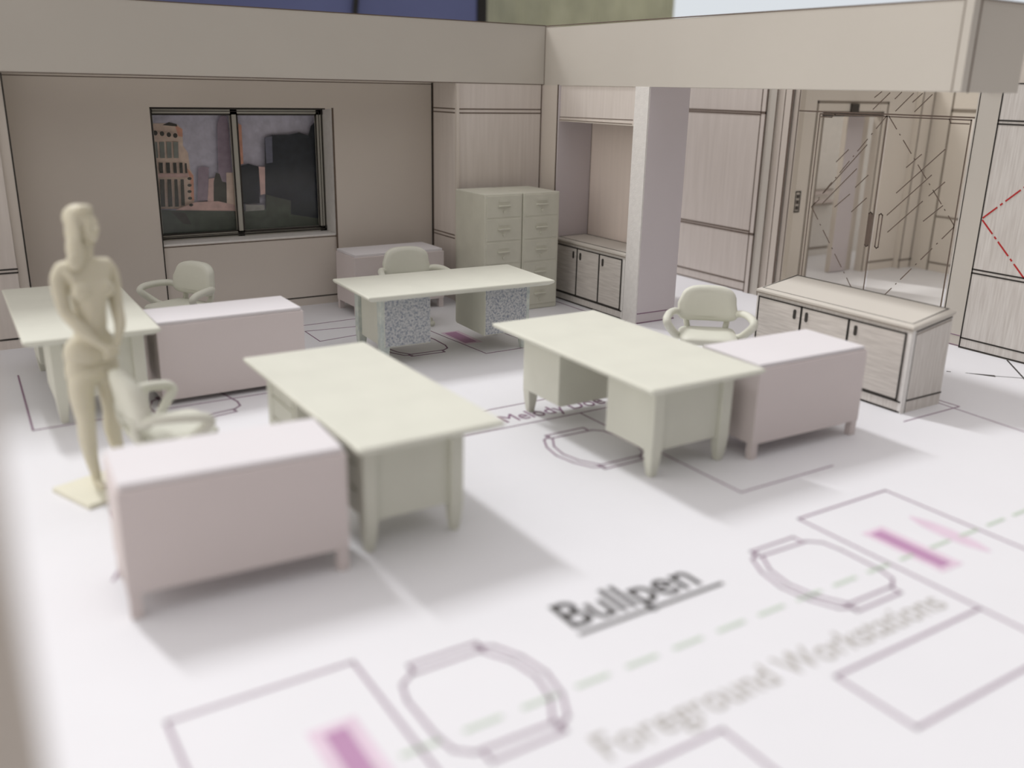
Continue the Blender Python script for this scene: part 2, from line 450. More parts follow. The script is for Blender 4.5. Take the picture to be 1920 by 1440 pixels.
SKY = [('cream', [(2.278, 2.144), (2.454, 2.144), (2.598, 2.135), (2.656, 2.081), (2.648, 1.901), (2.696, 1.82), (2.704, 1.636), (2.738, 1.565), (2.713, 1.185), (2.289, 1.206)]), ('orange', [(2.58, 2.121), (2.656, 2.081), (2.652, 1.997), (2.604, 2.003)]), ('orange', [(2.67, 1.648), (2.733, 1.566), (2.721, 1.285), (2.686, 1.286), (2.696, 1.52)]), ('dark', [(2.441, 2.125), (2.516, 2.155), (2.598, 2.135), (2.602, 2.11)]), ('pink', [(2.293, 1.602), (2.677, 1.591), (2.673, 1.547), (2.294, 1.559)]), ('glass', [(2.301, 1.945), (2.369, 1.944), (2.364, 1.77), (2.303, 1.771)]), ('glass', [(2.393, 1.944), (2.444, 1.943), (2.436, 1.768), (2.386, 1.769)]), ('glass', [(2.469, 1.943), (2.519, 1.942), (2.509, 1.767), (2.462, 1.768)]), ('glass', [(2.542, 1.942), (2.593, 1.941), (2.583, 1.765), (2.534, 1.766)]), ('dark', [(2.298, 1.721), (2.328, 1.72), (2.324, 1.607), (2.295, 1.608)]), ('dark', [(2.365, 1.719), (2.404, 1.718), (2.4, 1.604), (2.362, 1.606)]), ('dark', [(2.44, 1.717), (2.48, 1.716), (2.477, 1.602), (2.436, 1.603)]), ('dark', [(2.516, 1.715), (2.552, 1.715), (2.549, 1.6), (2.513, 1.601)]), ('dark', [(2.584, 1.714), (2.618, 1.713), (2.615, 1.598), (2.581, 1.599)]), ('dark', [(2.643, 1.707), (2.664, 1.706), (2.663, 1.597), (2.64, 1.597)]), ('dark', [(2.356, 1.537), (2.404, 1.536), (2.386, 1.23), (2.339, 1.232)]), ('dark', [(2.435, 1.535), (2.477, 1.533), (2.466, 1.226), (2.419, 1.228)]), ('dark', [(2.511, 1.532), (2.545, 1.531), (2.537, 1.223), (2.493, 1.225)]), ('dark', [(2.579, 1.53), (2.614, 1.529), (2.604, 1.231), (2.563, 1.233)]), ('purple', [(2.785, 1.64), (2.823, 1.67), (2.909, 1.654), (2.864, 1.278), (2.75, 1.284)]), ('pink', [(2.896, 1.525), (2.965, 1.535), (2.944, 1.263), (2.863, 1.267)]), ('purple', [(3.037, 2.131), (3.07, 2.205), (3.101, 2.23), (3.148, 2.219), (3.161, 2.159), (3.164, 1.588), (3.147, 1.229), (3.026, 1.235), (3.011, 1.592)]), ('dark', [(2.95, 1.494), (2.982, 1.593), (3.022, 1.58), (3.046, 1.491), (3.093, 1.477), (3.079, 1.215), (2.93, 1.234)]), ('cream', [(3.101, 1.59), (3.183, 1.587), (3.175, 1.198), (3.081, 1.214)]), ('pink', [(2.719, 1.267), (2.981, 1.267), (3.171, 1.216), (3.172, 1.143), (2.48, 1.184)]), ('orange', [(3.279, 2.142), (3.314, 2.124), (3.308, 1.685), (3.271, 1.68)]), ('navy', [(3.27, 1.662), (3.363, 1.686), (3.487, 1.651), (3.47, 1.221), (3.277, 1.229)]), ('pink', [(3.485, 1.648), (3.575, 1.646), (3.572, 1.333), (3.489, 1.318)]), ('navy', [(3.578, 1.982), (3.67, 2.011), (3.873, 2.013), (4.003, 2.038), (4.118, 2.001), (4.152, 2.11), (4.204, 2.158), (4.209, 0.821), (3.523, 0.864)]), ('slate', [(3.581, 1.982), (3.667, 1.999), (3.658, 1.694), (3.58, 1.684)]), ('moss', [(2.277, 1.203), (3.178, 1.141), (3.277, 1.138), (3.541, 1.149), (3.552, 1.321), (3.856, 1.234), (3.847, 1.071), (4.203, 1.001), (4.232, 0.741), (2.268, 0.861)]), ('moss2', [(3.294, 1.217), (3.525, 1.199), (3.521, 1.138), (3.295, 1.135)]), ('dark', [(2.434, 1.179), (2.593, 1.155), (2.651, 1.015), (2.559, 1.032)]), ('pink', [(3.681, 0.911), (3.891, 0.911), (3.907, 0.846), (3.613, 0.852)])]
order = ['sky', 'cream', 'orange', 'dark', 'pink', 'glass', 'purple', 'navy', 'slate', 'moss', 'moss2']
s = MB(); s.box(2.15, 11.106, .70, 4.36, 11.115, 2.40, 0)
lay = 0.0
for i, (m, q) in enumerate(SKY):
    yy = 11.105 - .002 * (i + 1)
    s.prism([(x, yy, z) for x, z in q], (0, .0015, 0), order.index(m))
def disc(x, z, r, m, rz=1.0):
    s.prism([(x + r * math.cos(t), 11.034, z + r * rz * math.sin(t)) for t in [2 * math.pi * j / 12 for j in range(12)]], (0, .0005, 0), order.index(m))
for x, z in ((2.345, 2.044), (2.416, 2.036), (2.488, 2.024), (2.557, 2.015)): disc(x, z, .024, 'dark', 1.1)
for x, z in ((2.672, 1.538), (2.666, 1.463), (2.66, 1.393), (2.659, 1.317), (2.665, 1.24)): disc(x, z, .024, 'dark', .7)
s.build('skyline_photo', ['sk_' + o for o in order], wf)

# left wood-panelled wall
b = MB().box(-3.0, 10.2, 0, 0.74, 10.72, HT).box(0.74, 10.24, 0, 0.84, 10.72, HT, 2)
for zz in (2.335, 2.305): b.stroke((-3, 10.2, zz), (0.74, 10.2, zz), .014, NY, mi=1)
for zz in (.80, .765): b.stroke((-3, 10.2, zz), (0.74, 10.2, zz), .016, NY, mi=1)
b.stroke((-3, 10.2, .10), (0.74, 10.2, .10), .018, NY, mi=1)
b.stroke((0.84, 10.24, 0), (0.84, 10.24, HT), .014, NY, mi=1)
b.stroke((0.74, 10.24, 0), (0.74, 10.24, HT), .006, NY, mi=1)
struct(b.build('wall_left', ['woodv', 'ink', 'card']))

# corner pier behind the filing cabinets
b = MB().box(5.62, SY, 0, 6.86, WR + .12, HT).box(6.86, 9.72, 0, 7.4, WR + .12, HT, 2)
for zz in (2.345, 2.30, .83, .79):
    b.stroke((5.62, SY, zz), (6.83, SY, zz), .014, NY, mi=1); b.stroke((5.62, WY, zz), (5.62, SY, zz), .014, NX, mi=1)
b.stroke((5.62, SY, .10), (6.83, SY, .10), .014, NY, mi=1)
b.stroke((6.835, SY, 0), (6.835, SY, HT), .016, NY, mi=1)
b.stroke((5.62, WY - .01, 0), (5.62, WY - .01, HT), .02, NX, mi=1)
b.stroke((6.86, 9.735, 0), (6.86, 9.735, HT), .018, NX, mi=1)
b.box(5.60, SY - .03, 0, 5.635, SY + .01, HT, 2)
struct(b.build('wall_corner', ['woodv', 'ink_brown', 'card']))

# niche over the three-door cabinet: side, back, header
b = MB()
b.box(6.86, 9.70, 0, 7.4, 9.74, HT, 1)
b.box(7.38, 8.27, 0, 7.46, 9.72, HT, 4)
b.box(6.88, 8.25, 2.25, 6.93, 9.70, HT, 0)
b.box(6.87, 8.25, 2.22, 6.93, 9.70, 2.252, 2)
b.stroke((6.88, 8.3, 2.285), (6.88, 9.70, 2.268), .008, NX, mi=3)
b.stroke((6.87, 8.3, 2.24), (6.87, 9.70, 2.235), .007, NX, mi=3)
b.stroke((7.38, 9.70, .7), (7.38, 9.70, 2.25), .012, NX, mi=3)
struct(b.build('wall_niche', ['woodv', 'card_lilac', 'card', 'ink_brown', 'card_niche']))

# free wall end / column under the soffit
b = MB().box(6.885, 8.03, 0, 7.46, 8.27, HT).box(6.865, 8.035, 0, 6.888, 8.265, HT, 1)
b.stroke((6.89, 8.03, .12), (7.46, 8.03, .12), .010, NY, mi=2)
b.stroke((6.89, 8.03, .008), (7.46, 8.03, .008), .010, NY, mi=2)
struct(b.build('wall_column', ['card_lilac', 'card_edge', 'ink_plum']))

# soffit, an L of two card box beams open above
b = MB()
b.box(-3.0, SY, HT, 7.68, SY + .09, 3.335).box(-3.0, WR + .05, HT, 7.68, WR + .12, 3.335).box(-3, SY + .09, HT, 7.68, WR + .05, HT + .03)
b.box(-3.0, SY + .09, 3.30, 7.68, WR + .05, 3.335)
b.box(SX, 4.44, HT, SX + .05, SY, 3.31).box(SX + .05, 4.44, HT, 7.66, SY, HT + .03).box(7.60, 4.44, HT, 7.66, SY, 3.31)
b.box(SX + .05, 4.46, 3.28, 7.60, SY, 3.31)
b.box(SX + .04, 4.41, HT, 7.65, 4.45, 3.31, 0)
b.box(SX - .012, 4.40, HT, SX + .09, 4.47, 3.312, 0)
b.stroke((-3, SY, 3.335), (SX, SY, 3.335), .010, NY, mi=1)
b.stroke((SX, 4.45, 3.305), (SX, SY, 3.33), .012, NX, mi=1)
b.stroke((SX + .08, 4.40, HT), (SX + .08, 4.40, 3.31), .016, NY, mi=1)
b.stroke((SX + .08, 4.40, 3.305), (7.65, 4.40, 3.305), .012, NY, mi=1)
b.stroke((SX - .012, 4.475, HT), (SX - .012, 4.475, 3.31), .010, NX, mi=2)
b.stroke((SX - .002, SY - .004, HT), (SX - .002, SY - .004, 3.33), .014, (-.707, -.707, 0), mi=2)
b.stroke((-3, SY, HT + .005), (SX, SY, HT + .005), .008, NY, mi=1)
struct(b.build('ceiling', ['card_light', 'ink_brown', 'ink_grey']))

HR = 2.74
# far right wall, beyond the column, and its door surround
X = 9.40
b = MB()
b.box(X, 8.68, 0, X + .12, 11.2, HR, 0)
for zz in (2.365, 2.335, .825, .79): b.stroke((X, 8.72, zz), (X, 11.2, zz), .020, NX, mi=1)
b.stroke((X, 8.72, .13), (X, 11.2, .13), .020, NX, mi=1); b.stroke((X, 8.72, .012), (X, 11.2, .012), .014, NX, mi=1)
b.box(X - .03, 8.66, 0, X, 8.73, HR, 0)
b.stroke((X - .03, 8.74, 0), (X - .03, 8.74, HR), .014, NX, mi=1)
for zz in (2.36, .80): b.stroke((X - .03, 8.66, zz), (X - .03, 8.73, zz), .030, NX, mi=1)
b.stroke((X - .03, 8.655, 0), (X - .03, 8.655, HR), .020, NX, mi=1)
b.box(X - .02, 8.50, 0, X + .12, 8.65, HR, 2)
b.stroke((X - .02, 8.50, 0), (X - .02, 8.50, HR), .014, NX, mi=1)
b.box(X + .0, 8.38, 0, X + .12, 8.50, HR, 3)
b.stroke((X, 8.38, 0), (X, 8.38, HR), .022, NX, mi=1)
b.box(X - .01, 8.27, 0, X + .12, 8.37, HR, 3)
b.stroke((X - .01, 8.26, 0), (X - .01, 8.26, HR), .026, NX, mi=1)
b.box(X + .02, 8.16, 0, X + .12, 8.25, HR, 3)
b.stroke((X + .02, 8.17, 0), (X + .02, 8.17, HR), .012, NX, mi=1)
struct(b.build('wall_right', ['woodv', 'ink_brown', 'card_light', 'card']))
# wall strip and ash-panelled wall right of the glass doors
b = MB()
b.box(X, 5.46, 0, X + .12, 5.82, HR, 2)
b.stroke((X, 5.56, .12), (X, 5.82, .12), .008, NX, mi=3); b.stroke((X, 5.56, .01), (X, 5.82, .01), .008, NX, mi=3)
b.stroke((X, 5.80, 0), (X, 5.80, HR), .008, NX, mi=1)
b.box(X - .04, 2.0, 0, X + .12, 5.55, HR, 0)
x = X - .04
b.stroke((x, 5.54, 0.02), (x, 5.54, HR), .014, NX, mi=1)
for zz in (2.385, 2.35, .865, .825, .115, .012): b.stroke((x, 2.0, zz), (x, 5.54, zz), .016, NX, mi=1)
b.box(x + .01, 2.0, HR, X + .12, 5.80, 3.40, 4)
b.stroke((x, 2.0, HR), (x, 5.55, HR), .012, NX, mi=1)
b.dashes((x, 5.52, 1.41), (x, 4.4, 2.46), .016, NX, .17, .05, mi=5, dot=True)
b.dashes((x, 5.52, 1.38), (x, 4.6, .50), .016, NX, .17, .05, mi=5, dot=True)
struct(b.build('wall_right_panelled', ['woodv2', 'ink', 'card_light', 'ink_plum', 'card', 'ink_red']))

# glass double doors
dg = MB().box(X + .03, 7.0, 2.385, X + .036, 8.16, HR).box(X + .03, 5.82, 2.385, X + .036, 7.0, HR).box(X + .03, 7.845, 0, X + .036, 8.16, 2.38)
dr = struct(dg.build('door_1', 'door_glass'))
gx = X + .025
def leaf(y0, y1, strokes, dash, corner, jamb):
    lf = MB().box(X + .03, y0, .005, X + .036, y1, 2.38).build('door_leaf', 'door_glass', dr)
    m_ = MB()
    for (ya, za, yb, zb) in strokes: m_.stroke((gx, ya, za), (gx, yb, zb), .011, NX)
    m_.build('printed_glass_hatching', 'ink_brown', lf)
    d_ = MB()
    for (p, q) in dash: d_.dashes((gx, *p), (gx, *q), .011, NX, .18, .075, dot=True)
    d_.build('printed_swing_lines', 'ink_brown', lf)
    j = MB()
    j.path([(gx, *p) for p in jamb], .014, NX)
    j.path([(gx, *p) for p in corner], .012, NX)
    j.build('printed_leaf_outline', 'ink_brown', lf)
    return lf
L = leaf(6.885, 7.84, [(7.51, 1.83, 7.36, 1.98), (7.64, 1.45, 7.11, 2.05), (7.64, 1.32, 7.21, 1.77), (7.19, 1.56, 7.04, 1.71), (7.45, 1.3, 7.26, 1.47), (7.20, 1.27, 7.02, 1.45), (7.79, 1.27, 7.70, 1.36)],
     [((6.90, 2.38), (7.80, 1.26)), ((7.80, 1.26), (7.0, .30))], [(7.82, 2.34), (7.66, 2.34), (7.61, 2.375)], [(7.835, .01), (7.835, 2.375), (6.89, 2.375), (6.89, .01)])
Rl = leaf(5.86, 6.865, [(6.55, 1.84, 6.39, 1.99), (6.63, 1.55, 6.12, 2.06), (6.71, 1.29, 6.23, 1.78), (6.67, 1.10, 6.29, 1.49), (6.22, 1.56, 6.06, 1.72), (6.24, 1.28, 6.04, 1.47)],
     [((6.87, 2.38), (5.87, 1.28)), ((5.87, 1.26), (6.62, .34))], [(6.12, 2.375), (6.10, 2.335), (5.89, 2.335)], [(6.865, 2.375), (5.87, 2.375), (5.87, .01)])
m_ = MB()
m_.stroke((gx, 5.82, 2.40), (gx, 8.16, 2.40), .016, NX)
for s_ in ((7.09, 2.58, 7.01, 2.64), (7.09, 2.45, 6.9, 2.63), (6.82, 2.57, 6.75, 2.64), (6.79, 2.44, 6.6, 2.63), (6.59, 2.54, 6.49, 2.63), (6.55, 2.44, 6.37, 2.62)):
    m_.stroke((gx, s_[0], s_[1]), (gx, s_[2], s_[3]), .011, NX)
m_.build('printed_transom_lines', 'ink_brown', dr)
def pull(y, lf, filled):
    q = MB()
    pts = [(gx - .004, y - .022, .91), (gx - .004, y, .895), (gx - .004, y + .022, .91), (gx - .004, y + .022, 1.28), (gx - .004, y, 1.295), (gx - .004, y - .022, 1.28)]
    q.path(pts, .014, NX, closed=True, mi=0)
    if filled: q.prism(pts, (-.002, 0, 0), 0)
    q.build('door_handle', 'ink_brown', lf)
pull(6.93, L, True); pull(6.79, Rl, False)

# corridor beyond the glass
b = MB()
b.box(9.52, 9.0, 0, 10.74, 9.12, HR, 0).box(12.30, 9.0, 0, 12.95, 9.12, HR, 0).box(10.74, 9.0, 2.36, 12.30, 9.12, HR, 0)
# door surround
b.path([(10.76, 9.0, .01), (10.76, 9.0, 2.50), (12.30, 9.0, 2.50), (12.30, 9.0, .01)], .035, NY, mi=1)
b.path([(10.90, 9.0, .01), (10.90, 9.0, 2.36), (12.20, 9.0, 2.36), (12.20, 9.0, .01)], .035, NY, mi=1)
b.stroke((10.90, 9.0, 2.33), (12.18, 9.0, 2.33), .05, NY, t=.02, mi=2)
b.box(11.45, 8.96, 2.34, 11.60, 9.0, 2.48, 2)
b.box(10.745, 9.0, 0, 10.92, 9.12, 2.36, 0).box(12.17, 9.0, 0, 12.3, 9.12, 2.36, 0)
b.stroke((12.3, 9.0, .13), (12.95, 9.0, .13), .03, NY, mi=1)
b.path([(10.50, 8.995, 1.00), (10.60, 8.995, 1.00), (10.60, 8.995, 1.28), (10.50, 8.995, 1.28)], .02, NY, closed=True, mi=2)
b.box(10.53, 8.985, 1.03, 10.57, 9.0, 1.08, 2).box(10.53, 8.985, 1.11, 10.57, 9.0, 1.16, 2).box(10.53, 8.985, 1.19, 10.57, 9.0, 1.24, 2)
struct(b.build('wall_corridor', ['card_hall', 'ink_grey', 'ink']))
b = MB()
b.box(12.95, 8.90, 0, 13.27, 9.12, HR, 0)
b.box(13.27, 5.0, 0, 13.39, 9.12, HR, 0)
b.stroke((12.97, 8.90, 0), (12.97, 8.90, HR), .03, NY, mi=1); b.stroke((13.24, 8.90, 0), (13.24, 8.90, HR), .03, NY, mi=1)
b.stroke((13.27, 8.60, 0), (13.27, 8.60, HR), .03, NX, mi=1)
b.stroke((13.27, 5.0, .13), (13.27, 8.58, .13), .03, NX, mi=1); b.stroke((13.27, 5.0, .84), (13.27, 8.58, .84), .03, NX, mi=1)
b.stroke((13.27, 5.0, 2.41), (13.27, 8.58, 2.41), .05, NX, mi=1); b.stroke((12.95, 8.90, .13), (13.27, 8.90, .13), .03, NY, mi=1)
struct(b.build('wall_corridor_end', ['card_hall', 'ink_grey']))
b = MB()
b.box(10.4, 10.32, 0, 14.2, 10.44, HR, 0)
b.stroke((12.22, 10.32, .12), (12.22, 10.32, 2.6), .04, NY, mi=1); b.stroke((10.4, 10.32, .13), (13.0, 10.32, .13), .04, NY, mi=1)
b.box(10.4, 10.24, .88, 12.9, 10.32, .93, 2); b.box(10.4, 10.28, 1.02, 12.9, 10.32, 1.09, 2)
b.stroke((10.4, 10.24, .87), (12.9, 10.24, .87), .03, NY, mi=1); b.stroke((10.4, 10.28, 1.10), (12.9, 10.28, 1.10), .02, NY, mi=1)
struct(b.build('wall_far_room', ['card_edge', 'ink_grey', 'white_card_shaded']))
# open door leaf standing in the corridor doorway
struct(MB().box(11.62, 9.14, .01, 11.98, 9.22, 2.33, 0).box(11.61, 9.14, .01, 11.62, 9.22, 2.33, 1).box(11.99, 9.20, 0, 12.17, 9.30, 2.36, 1).build('door_2', ['card_lilac', 'card']))
# near wall end at the left edge; unseen length added to block light
struct(MB().box(-6, 1.45, 0, 0.045, 1.55, 2.3).build('wall_front', 'card'))

# ------------------------------------------------------------------ table and what stands behind the model
tag(MB().box(-22, -8, -.9, 45, 27, -.12).build('table', 'table', bevel=.05), 'large pale table top under the whole white paper model', 'table')
tag(MB().box(-18, 20, -.12, 11.72, 20.4, 9).build('board', 'blue', bevel=.03), 'dull blue upright board behind the left run of the card soffit', 'board')
bd = bpy.data.objects['board']
MB().box(11.70, 19.96, -.12, 11.95, 20.42, 9).build('edge_trim', 'dark', bd)
MB().tube([(8.55, 19.9, 9), (8.60, 19.9, 5.4), (8.68, 19.9, 4.75), (8.60, 19.9, 4.1), (8.62, 19.9, 2.0), (8.6, 19.9, -.1)], .06).build('cable', 'dark', bd)
cl = MB(); n_ = 60
top = [(12.2 + i * (19.0 - 12.2) / n_, 21.4 + .03 * math.sin(i * .9), 0) for i in range(n_ + 1)]
for i in range(n_):
    (xa, ya, _), (xb, yb, _) = top[i], top[i + 1]
    cl.hexa([(xa, ya, -.12), (xb, yb, -.12), (xb, yb + .06, -.12), (xa, ya + .06, -.12)], [(xa, ya, 9), (xb, yb, 9), (xb, yb + .06, 9), (xa, ya + .06, 9)])
tag(cl.build('curtain', 'green', smooth=True), 'out of focus olive green hanging cloth behind the soffit corner', 'curtain')
wd = struct(MB().box(18.3, 23.0, -.12, 18.6, 23.3, 12).box(43.7, 23.0, -.12, 44, 23.3, 12).box(18.3, 23.0, 11.7, 44, 23.3, 12).box(18.3, 23.0, -.12, 44, 23.3, .3).build('window_2', 'white_card_shaded'))
MB().box(18.5, 23.1, .2, 43.8, 23.2, 11.8).build('pane', 'daylight', wd)

# ------------------------------------------------------------------ FURNITURE
def make_desk(label, rough=False, W=2.0, D=1.0):
    """long side along x, public side -y, chair side +y"""
    t = thing('office_desk', (0, 0, 0), 0, label, 'desk', 'pale green double pedestal desks')
    hx, hy = W / 2, D / 2
    top = MB()
    def loop(ix, z):
        return [(-hx + ix, -hy + ix, z), (hx - ix, -hy + ix, z), (hx - ix, hy - ix, z), (-hx + ix, hy - ix, z)]
    top.loft([loop(.05, .686), loop(.008, .710), loop(0, .726), loop(.002, .736), loop(.010, .743)])
    top.build('tabletop', 'resin', t, bevel=.006)
    px, fy, by = hx - .20, -hy + .20, hy - .12
    pw = .50
    for s in (-1, 1):
        xo, xi = s * (px), s * (px - pw)
        p = MB()
        prof = [(fy - .015, .20), (fy + .01, .185), (by - .04, .185), (by - .01, .20), (by - .01, .692), (fy - .015, .692)]
        for side in (0,):
            a_ = [(xo - s * .02, y, z) for y, z in prof]
            p.prism(a_, (-s * (pw - .02), 0, 0), 0)
        if rough: p.box(min(xo - s * .02, xi) + .004, fy - .021, .20, max(xo - s * .02, xi) - .004, fy - .012, .69, 1)
        ped = p.build('pedestal', ['resin', 'resin_rough'], t, bevel=.008)
        d = MB()
        for zz in (.215, .375, .535):
            d.box(min(xo, xi) + .035, by - .012, zz, max(xo, xi) - .035, by + .004, zz + .145)
        for j, zz in enumerate((.215, .375, .535)):
            dd = MB().box(min(xo, xi) + .035, by - .012, zz, max(xo, xi) - .035, by + .004, zz + .145).build('drawer', 'resin', ped, bevel=.004)
    for sx in (-1, 1):
        for yy in (fy, by):
            s2 = 1 if yy == fy else -1
            l = MB()
            cx, cy = sx * (px - .03), yy + s2 * .035
            def sq(c0, c1, h, z): return [(c0 - h, c1 - h, z), (c0 + h, c1 - h, z), (c0 + h, c1 + h, z), (c0 - h, c1 + h, z)]
            l.loft([sq(cx, cy, .026, 0), sq(cx, cy, .038, .09), sq(cx, cy, .046, .19), sq(cx, cy, .048, .694)])
            l.build('leg', 'resin_mottled' if rough else 'resin', t, bevel=.008)
    return t

d3 = make_desk('pale green model desk with rough blue-grey speckled pedestal faces, near filing cabinets', rough=True)
d3.location = (4.39, 8.105, 0); d3.rotation_euler = (0, 0, R(-2.6)); d3.scale = (1.01, .98, 1)
d5 = make_desk('pale green model desk in the middle right, white return at its right end')
d5.location = (4.39, 5.31, 0); d5.rotation_euler = (0, 0, R(-90.5)); d5.scale = (1.02, 1.05, 1)
d4 = dup(d5, (2.255, 5.29, 0), R(90.2), 'pale green model desk in the foreground centre, nearest the camera')
d4.scale = (1.01, .93, 1)
d1 = dup(d5, (1.01, 8.47, 0), R(-91), 'pale green model desk at the far left behind the standing figurine')
d1.scale = (1.04, .98, 1)

def make_chair(label):
    t = thing('office_armchair', (0, 0, 0), 0, label, 'chair', 'pale green resin armchairs')
    # seat
    def rr(hx, hy, r, z, cy=0.0, n=5):
        pts = []
        for (sx, sy, a0) in ((1, 1, 0), (-1, 1, 90), (-1, -1, 180), (1, -1, 270)):
            for i in range(n + 1):
                a = R(a0 + 90 * i / n)
                pts.append((sx * (hx - r) + r * math.cos(a), cy + sy * (hy - r) + r * math.sin(a), z))
        return pts
    MB().loft([rr(.22, .22, .08, .385), rr(.255, .25, .09, .40), rr(.265, .26, .09, .43), rr(.25, .245, .09, .452), rr(.18, .18, .08, .462)]).build('seat', 'resin', t, smooth=True)
    # back: curved padded shell
    outl = []
    for i in range(28):
        a = 2 * math.pi * i / 28
        c, s = math.cos(a), math.sin(a)
        e = 0.66 if s > 0 else 0.36
        ex = math.copysign(abs(c) ** e, c); ez = math.copysign(abs(s) ** e, s)
        outl.append((ex, ez))
    b = MB()
    loops = []
    for sc, dy in ((.72, .052), (.93, .045), (1.0, .022), (1.0, -.018), (.94, -.045), (.7, -.055)):
        lp = []
        for ex, ez in outl:
            hw = .262 if ez > 0 else .285
            x = ex * hw * sc; z = .685 + ez * .165 * sc
            y = -.255 + dy + .35 * x * x * 1.6 - .12 * (z - .685)
            lp.append((x, y, z))
        loops.append(lp)
    b.loft(loops)
    b.build('backrest', 'resin', t, smooth=True)
    for s in (-1, 1):
        a = MB()
        pts = [(s * .25, -.21, .59), (s * .31, -.16, .612), (s * .36, -.04, .618), (s * .39, .09, .605), (s * .392, .14, .58), (s * .38, .14, .55), (s * .345, .08, .49), (s * .30, .02, .43), (s * .26, -.03, .405)]
        fine = []
        V = [Vector(p) for p in pts]
        for i in range(len(V) - 1):
            p0, p1, p2, p3 = V[max(i - 1, 0)], V[i], V[i + 1], V[min(i + 2, len(V) - 1)]
            for j in range(4):
                u = j / 4
                fine.append(.5 * ((2 * p1) + (-p0 + p2) * u + (2 * p0 - 5 * p1 + 4 * p2 - p3) * u * u + (-p0 + 3 * p1 - 3 * p2 + p3) * u ** 3))
        fine.append(V[-1])
        a.tube(fine, .033, 10, 0, 1.15)
        a.build('armrest', 'resin', t, smooth=True)
        MB().tube([(s * .17, -.22, .41), (s * .19, -.255, .50), (s * .19, -.262, .60)], .028, 8).build('back_post', 'resin', t, smooth=True)
    MB().tube([(0, 0, .10), (0, 0, .30), (0, 0, .40)], [.035, .032, .07], 12).build('column', 'resin', t, smooth=True)
    for k_ in range(4):
        a0 = R(45 + 90 * k_)
        c, s = math.cos(a0), math.sin(a0)
        lg = MB().tube([(0, 0, .12), (c * .13, s * .13, .10), (c * .23, s * .23, .075)], [.035, .028, .022], 8).build('base_leg', 'resin', t, smooth=True)
        MB().tube([(c * .23 - s * .015, s * .23 + c * .015, .032), (c * .23 + s * .015, s * .23 - c * .015, .032)], .032, 12).build('caster', 'resin', lg, smooth=True)
    return t
def face(dx, dy): return math.atan2(dy, dx) - math.pi / 2
c5 = make_chair('pale green armchair seen from the front, between desk and dark lined cabinet')
c5.location = (6.07, 6.05, 0); c5.rotation_euler = (0, 0, face(-.64, -.77))
dup(c5, (4.60, 9.24, 0), face(-.12, -1), 'pale green armchair behind the speckled desk, in front of low cabinet under the wall')
dup(c5, (2.08, 9.46, 0), face(-.90, -.44), 'pale green armchair turned sideways under the skyline window')
dup(c5, (1.185, 5.97, 0), face(1, .06), 'pale green armchair beside the figurine, facing right to the nearest desk')

def make_credenza(label, W, D, H=.72, legs=.12, rz=0):
    """front -y, origin at centre"""
    t = thing('return_cabinet', (0, 0, 0), rz, label, 'cabinet', 'plain white card return cabinets')
    hx, hy = W / 2, D / 2
    MB().box(-hx, -hy, legs, hx, hy, H - .03).build('body', 'white_card_shaded', t, bevel=.004)
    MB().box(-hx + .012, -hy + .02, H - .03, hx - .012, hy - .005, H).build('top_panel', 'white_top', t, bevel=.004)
    for sx in (-1, 1):
        for sy in (-1, 1):
            x, y = sx * (hx - .035), sy * (hy - .035)
            MB().box(x - .03, y - .03, 0, x + .03, y + .03, legs).build('leg', 'white_card_shaded', t, bevel=.003)
    return t
cn = make_credenza('white card cabinet nearest the camera, with blank lilac grey front', 1.16, .545, .735, .14)
cn.location = (1.195, 4.665, 0); cn.rotation_euler = (0, 0, R(-3.5))
cr = make_credenza('white card cabinet attached to the right end of the middle right desk', 1.16, .62, .735, .12)
cr.location = (5.53, 4.67, 0); cr.rotation_euler = (0, 0, R(-1.5))
cL = make_credenza('white card cabinet beside the far left desk, behind the figurine', 1.25, .56, .715, .045)
cL.location = (2.12, 7.97, 0)
cb = make_credenza('white card cabinet against the back wall, right of the skyline window', 1.17, .56, .725, .11)
cb.location = (4.745, 10.14, 0)

